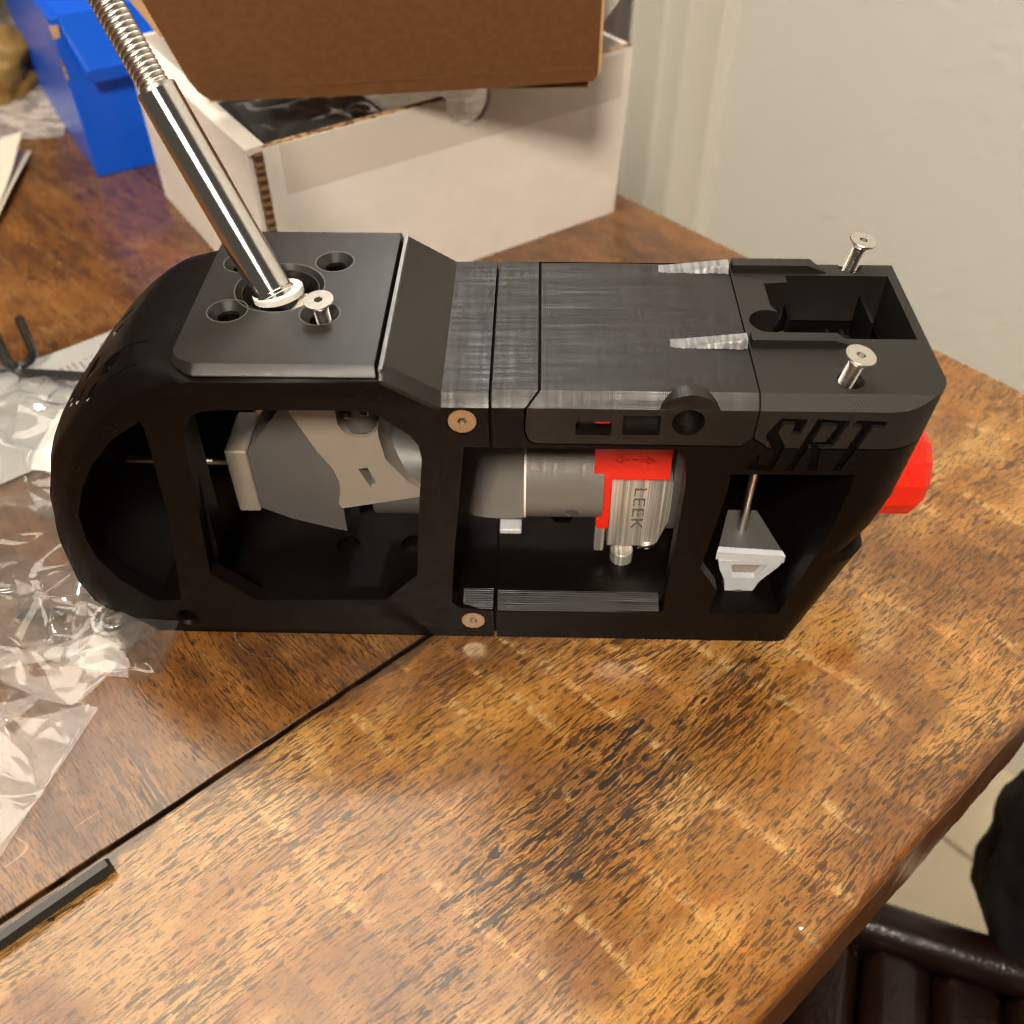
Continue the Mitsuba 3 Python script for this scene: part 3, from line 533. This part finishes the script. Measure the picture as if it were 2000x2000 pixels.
H('bearing_block', m3.Manifold.batch_hull([box(62.8, 66.5, 27, 50, 36, 76), box(62.8, 68, 29, 50, 30, 60)]), 'dark_grey_print')
# inside, right window: screw clamp foot on a rod
H('rod', sweep([(89.6, 23.4, 36), (89.6, 23.4, 90)], 1.75, 20), 'steel')
foot = m3.Manifold.batch_hull([exz([(85.8, 33), (96.4, 33), (102.3, 12.6), (80, 14.2)], 35.2, 36.0), exz([(85.8, 33), (96.4, 33), (103.0, 11.4), (79.6, 12.8)], 34.2, 34.3)])
H('clamp_foot', foot, 'dark_grey_print')
rim = m3.Manifold.batch_hull([exz([(79.4, 13.2), (103.2, 11.8), (103.4, 10.8), (79.2, 12.2)], 31.6, 35.2), exz([(80, 14.2), (102.4, 12.7), (102.4, 12.4), (80, 13.8)], 36, 36.15)])
H('foot_rim', rim, 'light_grey_print')
neck = exy([(80.2, 31.6), (81.2, 27), (83.8, 21.5), (84.6, 16.5), (84.9, 15.3), (95, 15.3), (95.6, 17), (96.6, 20.5), (99.6, 25), (102.4, 29), (103.0, 31.6)], 11.5, 26)
neck = neck - exy([(85.2, 29.6), (98.3, 29.6), (94.8, 22.4), (86.6, 22.4)], 10, 14.5)
neck = neck ^ exz([(85.8, 33), (96.4, 33), (103.2, 11.2), (79.4, 11.2)], 0, 40)
H('foot_recess_shade', exy([(85.4, 29.4), (98.1, 29.4), (94.7, 22.5), (86.7, 22.5)], 14.2, 14.45), 'grey_print')  # darker inlay added so the recess reads as shaded
H('foot_neck', neck, 'light_grey_print', smooth=40)
H('foot_pad', cyl((90, 16.5, 13.6), (90, 16.5, 15.8), 5.6, 5.2), 'dark_grey_print')
H('rear_light_patch', box(106.2, 112.5, 70.5, 75.9, 23, 52), 'grey_print')  # grey block stands in for light seen through the back opening
# red knob at the right end
kn = []
for i in range(12):
    a = 2 * math.pi * (i + .5) / 12; kn.append((41 + 15.2 * math.cos(a), 50.5 + 17.6 * math.sin(a)))
c1 = cs(kn)
def yz(cs_, x0, x1): return cs_.extrude(x1 - x0).transform([[0, 0, 1, x0], [1, 0, 0, 0], [0, 1, 0, 0]])
knob = m3.Manifold.batch_hull([yz(c1, 128, 150.5), yz(c1.offset(-2.6, m3.JoinType.Miter), 128, 153.6)])
RK = H('red_knob', knob, 'red_print', smooth=12, label='faceted red knob sticking out of the right end')
H('knob_stem', cyl((120, 40, 51), (128, 40, 51), 8), 'black_print', RK)

# ---------------------------------------------------------------- loose screws left standing in their holes
for p, ax, L, lab in (((107.9, 9.6, 123.2), (.16, -.10, 1), 14, 'steel screw standing in the front hole of the end cover, nearest the lettering'),
                      ((123.4, 74.4, 124.0), (.16, -.06, 1), 14, 'steel screw standing in the back hole of the end cover, beside the pale wall'),
                      ((-53.0, 28.2, 128.0), (-.06, -.10, 1), 9, 'steel screw stuck halfway into the top plate beside the lever')):
    t_ = thing('loose_screw', lab, 'screw'); h, s = csk(p, ax, 4.7, L); put('socket_shade', SOCK[0], 'black_steel', put('head', h, 'steel', t_, 28, DW), 28, DW); put('threaded_shank', s, 'steel', t_, 28, DW)

# ---------------------------------------------------------------- white mailer box with its contents
WB = thing('white_box', 'open white cardboard mailer box with a thumb notch in its front', 'box')
an = math.radians(33.94); e1 = np.array([math.cos(an), math.sin(an), 0]); e2 = np.array([-math.sin(an), math.cos(an), 0]); WA = np.array([-110.5, 205.4, 0])
def WF(p): p = np.asarray(p, float); return WA + p[..., :1] * e1 + p[..., 1:2] * e2 + p[..., 2:] * np.array([0, 0, 1.])
fw = exy([(4, .3), (217, .3), (222, 96.8), (130, 95), (4, 95)], 0, 3.0) - cyl((115.4, -1, 91.6), (115.4, 4, 91.6), 13.0) - box(102.4, 128.4, -1, 4, 91.6, 100)
put('front_panel', fw, 'white_card', WB, frame=WF)
put('front_edge', exy([(4, 95.02), (101.6, 95.02), (101.6, 95.6), (4, 95.6)], .1, 2.9) + exy([(130, 95.05), (221.5, 96.85), (221.5, 97.4), (130, 95.6)], .1, 2.9), 'card_edge', WB, frame=WF)
put('tape_strip', box(12, 216, -.35, -.1, 70, 94.6) - cyl((115.4, -1, 91.6), (115.4, 4, 91.6), 13.2) - box(102.2, 128.6, -1, 4, 91.6, 100), 'tape', WB, frame=WF)
put('side_panel', cbox(-3.4, 0, 3.5, 175, .3, 95, .5) , 'white_card', WB, frame=WF)
put('side_panel', m3.Manifold.batch_hull([box(213.5, 217, 3.2, 175, .3, 1), box(218.5, 222, 3.2, 175, 96, 96.8)]), 'white_card', WB, frame=WF)
put('rolled_rim', m3.Manifold.batch_hull([cyl((-2.2, 1.2, 94), (-2.2, 60, 94), 1.6, n=16), cyl((4.6, 1.2, 94.4), (4.6, 60, 94.4), 1.6, n=16)]) + m3.Manifold.batch_hull([cyl((-2.2, 66, 94), (-2.2, 170, 94), 1.6, n=16), cyl((4.6, 62, 94.4), (4.6, 170, 94.4), 1.6, n=16)]), 'white_card', WB, frame=WF)
put('corner_edge', box(-.1, 3.9, 1.0, 3.3, .4, 93), 'flute_edge', WB, frame=WF)
put('bottom_panel', box(0, 213, 3, 175, .4, 3), 'white_card', WB, frame=WF)
put('back_panel', box(0, 213, 172, 175, 3, 95), 'white_card', WB, frame=WF)
BC = put('black_case', cbox(14, 84, 8, 90, 3.2, 84, 2), 'black_plastic', frame=WF); tag(BC, 'black plastic case lying inside the white mailer box', 'case')
def crumple(p, amp, sc, seed, oct_=3):
    q = np.stack([p[0] / sc, p[1] / sc, p[0] * 0], -1); r = 0
    for o in range(oct_): r = r + (.42 ** o) * np.abs(meshkit.noise(q * 2 ** o + 3.7 * o, seed + o) - .5) * 2
    return amp * r
def bagfn(cx, cy, w, d, rot, h0, amp, sc, seed, frame=None, puff=0):
    c, s_ = math.cos(rot), math.sin(rot)
    def fn(s, t):
        x0, y0 = (s - .5) * w, (t - .5) * d
        wob = 3.0 * (meshkit.noise(np.stack([s * 3, t * 3, s * 0 + seed], -1), seed) - .5)
        x, y = cx + c * (x0 + wob) - s_ * y0, cy + s_ * (x0 + wob) + c * (y0 + wob)
        rim = np.clip(np.minimum(np.minimum(s, 1 - s), np.minimum(t, 1 - t)) * 7, 0, 1)
        z = h0 + crumple((x, y), amp, sc, seed) * (.12 + .88 * rim) + puff * np.sin(np.pi * s) * np.sin(np.pi * t)
        return np.stack([x, y, z])
    return fn
k = put('plastic_bag', sheet(bagfn(135, 46, 140, 64, .05, 76, 12, 26, 5), 70, 50), 'film', smooth=True, frame=WF, merge=False); tag(k, 'clear plastic bag stuffed in the white mailer box behind its thumb notch', 'plastic bag')
k = put('plastic_bag', sheet(bagfn(52, 46, 70, 60, -.1, 84.4, 4, 18, 8), 50, 40), 'clear_film', smooth=True, frame=WF, merge=False); tag(k, 'clear plastic film over the black case in the white box', 'plastic bag')

# ---------------------------------------------------------------- brown cardboard box on top
BB = thing('brown_box', 'brown cardboard box resting askew on top of the white box', 'box')
frn = [(-134.7, 104.8), (-66.6, 107.1), (5.8, 110.7), (45.0, 113.4), (47.0, 115.9), (46.6, 205), (-176, 205), (-154.9, 147.5), (-143.3, 114.5), (-139.8, 108.8)]
put('front_panel', exy(frn, 236.4, 239.6), 'brown_card', BB)
put('side_panel', m3.Manifold.batch_hull([box(44, 46.6, 240, 400, 117, 120), box(43.8, 46.4, 240, 400, 202, 205)]), 'brown_card', BB)
put('cut_edge', m3.Manifold.batch_hull([box(47.1, 48.3, 235.6, 239.9, 117, 118), box(46.7, 47.9, 235.6, 239.9, 204, 205)]), 'pale_card', BB)
put('bottom_panel', m3.Manifold.batch_hull([box(-132, 43, 240, 240.5, 109, 112), box(-132, 43, 397, 400, 109, 112)]), 'brown_card', BB)
put('bottom_seam', m3.Manifold.batch_hull([box(-133, -132, 236.0, 236.5, 109.6, 110.2), box(44.6, 45, 236.0, 236.5, 118.6, 119.2)]), 'brown_card', BB)
put('side_flap', m3.Manifold.batch_hull([exy([(-170.5, 114.5), (-160, 116), (-168, 140), (-190, 190), (-200, 190), (-186, 140)], 292, 294)]), 'pale_card', BB)
k = put('paper_strip', exy([(53, 116.5), (62.5, 129.1), (75, 146), (62, 146), (54.3, 129), (52.9, 127.9)], 302, 303), 'white_paper'); tag(k, 'pale paper strip sticking up behind the brown box', 'paper')

# ---------------------------------------------------------------- blue carton with an open front flap
BL = thing('blue_box', 'glossy blue cardboard carton with a front flap hanging open', 'carton')
b_an = math.radians(31.2); f1 = np.array([math.cos(b_an), math.sin(b_an), 0]); f2 = np.array([-math.sin(b_an), math.cos(b_an), 0]); BO = np.array([-261.1, 374.7, 0])
def BF(p): p = np.asarray(p, float); return BO + p[..., :1] * f1 + p[..., 1:2] * f2 + p[..., 2:] * np.array([0, 0, 1.])
put('body', cbox(0, 150, 0, 235, .3, 97, .7) - box(3, 147, 2, 233, 80, 99), 'blue_card', BL, frame=BF)
put('front_flap', m3.Manifold.batch_hull([box(5, 147, -.4, .6, 97, 97.8), cyl((13, -13.2, 66), (13, -12.4, 66.2), 4, n=24), cyl((140, -13.2, 66), (140, -12.4, 66.2), 4, n=24)]), 'blue_card', BL, frame=BF)
put('corner_tear', m3.Manifold.batch_hull([box(-.6, 4, -1.2, .2, 91, 93), box(-.2, 3.2, -.8, .2, 86, 87)]), 'pale_card', BL, frame=BF)
put('corner_crease', box(-.35, .9, -.35, .5, 62, 74), 'card_edge', BL, frame=BF)

# ---------------------------------------------------------------- left edge: papers, bags
k = put('folded_paper', sheet(lambda s, t: np.stack([-395 + 92 * s - 14 * t, 300 + 92 * t + 16 * s, 7 + 9 * s * t + 1.5 * np.sin(9 * s + 4 * t)]), 30, 30, .6), 'paper', smooth=50); tag(k, 'cream folded paper at the left edge below the newspaper', 'paper')
k = put('folded_paper', sheet(lambda s, t: np.stack([-398 + 97 * s - 13 * t, 293 + 95 * t + 17 * s, 2.2 + 3.2 * s + .8 * np.sin(7 * s + 3 * t)]), 30, 30, .5), 'paper', smooth=50); tag(k, 'cream paper lying under the folded cream paper', 'paper')
k = put('newspaper', sheet(lambda s, t: np.stack([-440 + 135 * s - 20 * t, 400 + 100 * t + 38 * s, 12 - 8 * s + 4 * np.sin(5 * s + 3 * t)]), 30, 30, .6), 'newsprint', smooth=50); tag(k, 'printed newspaper sheet beside the blue carton', 'newspaper')
def blob(c, r, seed, amp=.35, sc=1.6):
    m = trimesh.creation.icosphere(4, 1.0); v = np.array(m.vertices); d = 1 + amp * (meshkit.fbm(v * sc + 5, 4, seed) - .5) * 2
    v = v * d[:, None] * np.asarray(r) + np.asarray(c); v[:, 2] = np.maximum(v[:, 2], .4) if c[2] > 0 else v[:, 2]; return v, np.array(m.faces)
k = put('amber_bag', blob((-405, 505, 22), (62, 42, 40), 3), 'amber_bag', smooth=True); tag(k, 'crumpled amber paper bag at the far left edge', 'bag')
k = put('dark_bag', blob((-372, 600, 30), (80, 70, 62), 6), 'dark_bag', smooth=True); tag(k, 'dark crumpled bag behind the amber bag', 'bag')

# ---------------------------------------------------------------- tool pouch, hex keys
k = put('tool_pouch', sheet(lambda s, t: TW(np.stack([-128 + 150 * s, 205 + 84 * t - 8 * s, 1.6 + 1.2 * np.sin(5 * s + 2 * t) + 1.2 * np.sin(9 * t)], -1)), 50, 40, .5), 'grey_pouch', smooth=50); TP = k
tag(k, 'flat grey plastic pouch with small printed marks under the hex keys', 'pouch')
def hexsweep(pts, r): return sweep(pts, r, 6)
def arc_key(up, bend, end, r, R=7):
    up, bend, end = (np.asarray(q, float) for q in (up, bend, end)); a = (up - bend) / np.linalg.norm(up - bend); b = (end - bend) / np.linalg.norm(end - bend)
    q = [up, bend + a * R]; q += [bend + a * R * (1 - math.sin(w)) + b * R * (1 - math.cos(w)) for w in np.linspace(.15, 1.42, 8)]
    return hexsweep(q + [bend + b * R, end], r)
k = put('hex_key', arc_key((-238.0, 160, 33), (-237.0, 158.5, 5.6), (-170, 153, 4.6), 2.3), 'black_steel', smooth=28); tag(k, 'black hex key with its short arm upright, left of the pair on the grey pouch', 'hex key')
k = put('hex_key', arc_key((-227.6, 167.4, 31), (-227.2, 166.6, 6), (-330, 131, 5), 2.2), 'black_steel', smooth=28); tag(k, 'black hex key with a bright upright end, right of the pair on the grey pouch', 'hex key')
k = put('hex_key', hexsweep([(-117.6, -89.2, 2.6), (-118.4, -89.9, 2.6), (-220, -183, 2.6)], [2.2, 2.7, 2.7]), 'black_steel', smooth=20); tag(k, 'straight black hex key lying on the bare table along the board joint', 'hex key')

# ---------------------------------------------------------------- clear plastic bags, bearing, paper
from scipy.spatial import Delaunay
def creased(cx, cy, w, d, rot, h0, amp, seed, n, puff):
    r = np.random.default_rng(seed); e = np.linspace(0, 1, 9)
    rim = np.concatenate([np.stack([e, 0 * e], 1), np.stack([e, 0 * e + 1], 1), np.stack([0 * e, e], 1)[1:-1], np.stack([0 * e + 1, e], 1)[1:-1]])
    q = np.concatenate([rim, r.uniform(.04, .96, (n, 2))]); inner = np.clip(np.minimum(np.minimum(q[:, 0], 1 - q[:, 0]), np.minimum(q[:, 1], 1 - q[:, 1])) * 6, 0, 1)
    z = h0 + inner * (amp * r.beta(.8, 1.6, len(q)) + puff * np.sin(np.pi * q[:, 0]) * np.sin(np.pi * q[:, 1])) + .8 * r.random(len(q))
    x, y = (q[:, 0] - .5) * w + 1.5 * r.standard_normal(len(q)), (q[:, 1] - .5) * d + 1.5 * r.standard_normal(len(q)); f = Delaunay(np.stack([x * .8, y], 1)).simplices
    m = trimesh.Trimesh(np.stack([cx + math.cos(rot) * x - math.sin(rot) * y, cy + math.sin(rot) * x + math.cos(rot) * y, z], 1), f, process=False)
    m = m.subdivide().subdivide(); v = np.array(m.vertices); lap = trimesh.smoothing.laplacian_calculation(m)
    for _ in range(2): v[:, 2] = .5 * v[:, 2] + .5 * lap.dot(v)[:, 2]
    v[:, 2] += .5 * (meshkit.fbm(v / 5., 2, seed) - .5) * inner.mean()
    return v, np.array(m.faces)
def bag(label, cx, cy, w, d, rot, h0, amp, sc, seed, mat='film', puff=0, n=70):
    t_ = thing('plastic_bag', label, 'plastic bag')
    put('top_film', creased(cx, cy, w, d, rot, h0 + .6, amp, seed, n, puff), mat, t_, True, merge=False)
    put('bottom_film', sheet(bagfn(cx, cy, w, d, rot, .45, .5, sc, seed + 40), 24, 24), 'clear_film', t_, True, merge=False)
    return t_
bag('clear plastic bag holding a white paper, beside the curved end of the housing', -205, 112, 86, 78, -.35, 1.2, 12, 21, 11, puff=9)
bag('crumpled clear plastic bag at the left edge of the pile, largest of the bags', -192, 30, 110, 92, .25, 1.6, 13, 17, 21, puff=6)
bag('clear plastic bag with creased corner below the large bag', -172, 4, 74, 46, -.45, 3.2, 9, 15, 31, puff=3)
bag('flat clear plastic bag that holds a small ball bearing', -142, 2, 46, 40, -.12, 5.2, 3.0, 14, 41, 'clear_film', n=26)
bag('clear plastic bag alone at the left edge, nearest to the viewer', -176, -52, 60, 58, -.25, 1.0, 7, 22, 51, 'clear_film', puff=6)
BR = thing('ball_bearing', 'small steel ball bearing inside the flat clear bag', 'bearing')
bc = (-143.7, 5.5, .9)
put('outer_ring', lathe([(6.6, 0), (8.0, 0), (8.2, .3), (8.2, 4), (8, 4.3), (6.8, 4.3), (6.6, 4.0), (6.6, 0)], bc, (0, 0, 1), 48), 'steel', BR)
put('shield', lathe([(4.9, .5), (6.6, .5), (6.6, 3.8), (4.9, 3.8)], bc, (0, 0, 1), 48), 'black_steel', BR)
put('inner_ring', lathe([(3.3, 0), (4.9, 0), (4.9, 4.2), (4.6, 4.4), (3.5, 4.4), (3.3, 4.1), (3.3, 0)], bc, (0, 0, 1), 48), 'steel', BR)
k = put('paper_slip', sheet(lambda s, t: np.stack([-208 + 46 * s + 6 * t, 92 + 34 * t - 12 * s, 2.4 + 6 * t + 2 * np.sin(3 * s)]), 16, 16, .3), 'white_paper', smooth=50); tag(k, 'white paper slip inside the upper plastic bag', 'paper')
k = put('metal_strip', cbox(-182, -165, 8, 11.5, 1.2, 4, .4), 'black_steel'); tag(k, 'short dark metal strip inside the large plastic bag', 'metal strip')

# ---------------------------------------------------------------- folded sheets standing in for light streaks and shadow on the wall
def fold_sheet(v0, v1, z0, z1, u, amp, wl, seed):
    def fn(s, t):
        v = v0 + (v1 - v0) * s; ph = 2 * np.pi * v / wl + 2.2 * meshkit.noise(np.stack([v / 40, v * 0, v * 0], -1), seed)
        return TW(np.stack([u - amp * np.clip((v - v0) / 26, 0, 1) ** 1.5 * (1 + np.sin(ph)) * (.6 + .8 * meshkit.noise(np.stack([v / 28, v * 0 + 3, t], -1), seed + 1)), v, z0 + (z1 - z0) * t], -1))
    return sheet(fn, 160, 12, 0)
k = put('light_streak_sheet', fold_sheet(438, 543, -700, 1500, 691.7, 22, 31, 4), 'streak_sheet_cloth', smooth=True, merge=False); tag(k, 'pale sheet whose soft vertical folds stand in for light streaks on the wall', 'fold_sheet')  # made-up sheet, its folds give the wall its light streaks
k = put('box_shadow_sheet', fold_sheet(540, 760, -700, 1500, 672, 14, 40, 9), 'shadow_taupe', smooth=True, merge=False); tag(k, 'dark taupe sheet standing in for the shadow of the boxes on the wall', 'fold_sheet')  # dark sheet added in place of the box shadow on the wall

# ---------------------------------------------------------------- chair with leather channels, and a jacket on it
CH = thing('leather_chair', 'dark brown leather chair with stitched channels below the table edge', 'chair')
cd = np.array([.944, -.33, 0]); cn = np.array([.33, .944, 0]); CO = np.array([208., -6., -270])
def CF(p): p = np.asarray(p, float); return CO + p[..., :1] * cd + p[..., 1:2] * cn + p[..., 2:] * np.array([0, 0, 1.])
put('seat_roll', m3.Manifold.batch_hull([m3.Manifold.sphere(14, 28).translate([x, 14, -12]) for x in (-80, 190)]), 'leather', CH, 40, CF)
for i in range(7): put('seat_channel', rbox(-76 + i * 38.5, -39 + i * 38.5, -190, 2, -46, -6 - 3 * (i % 2), 11), 'leather', CH, 40, CF)
put('seat_frame', cbox(-78, 192, -190, 24, -80, -40, 3), 'leather', CH, 40, CF)
for x in (-65, 165): put('leg', rbox(x, x + 30, -20, 10, -459, -78, 5), 'leather', CH, 40, CF)
k = put('jacket', blob((332, 10, -232), (68, 62, 78), 12, .30, 1.1), 'black_cloth', smooth=True); v_ = None
tag(k, 'black jacket bundled on the leather chair', 'jacket')

# ---------------------------------------------------------------- crumbs on the table
def crumb(c, r, seed):
    w = np.random.default_rng(seed).normal(size=(16, 3)); w /= np.linalg.norm(w, axis=1, keepdims=True); return m3.Manifold.hull_points(w * np.array([r, r * .6, r * .45]) + np.array([c[0], c[1], r * .4]))
tag(put('crumb', crumb((-131.6, -105.6), 1.1, 1), 'black_steel'), 'tiny black crumb beside the straight hex key', 'crumb')
tag(put('crumb', crumb((91.3, -109), .9, 2), 'white_nylon'), 'tiny white crumb near the front edge of the table', 'crumb')
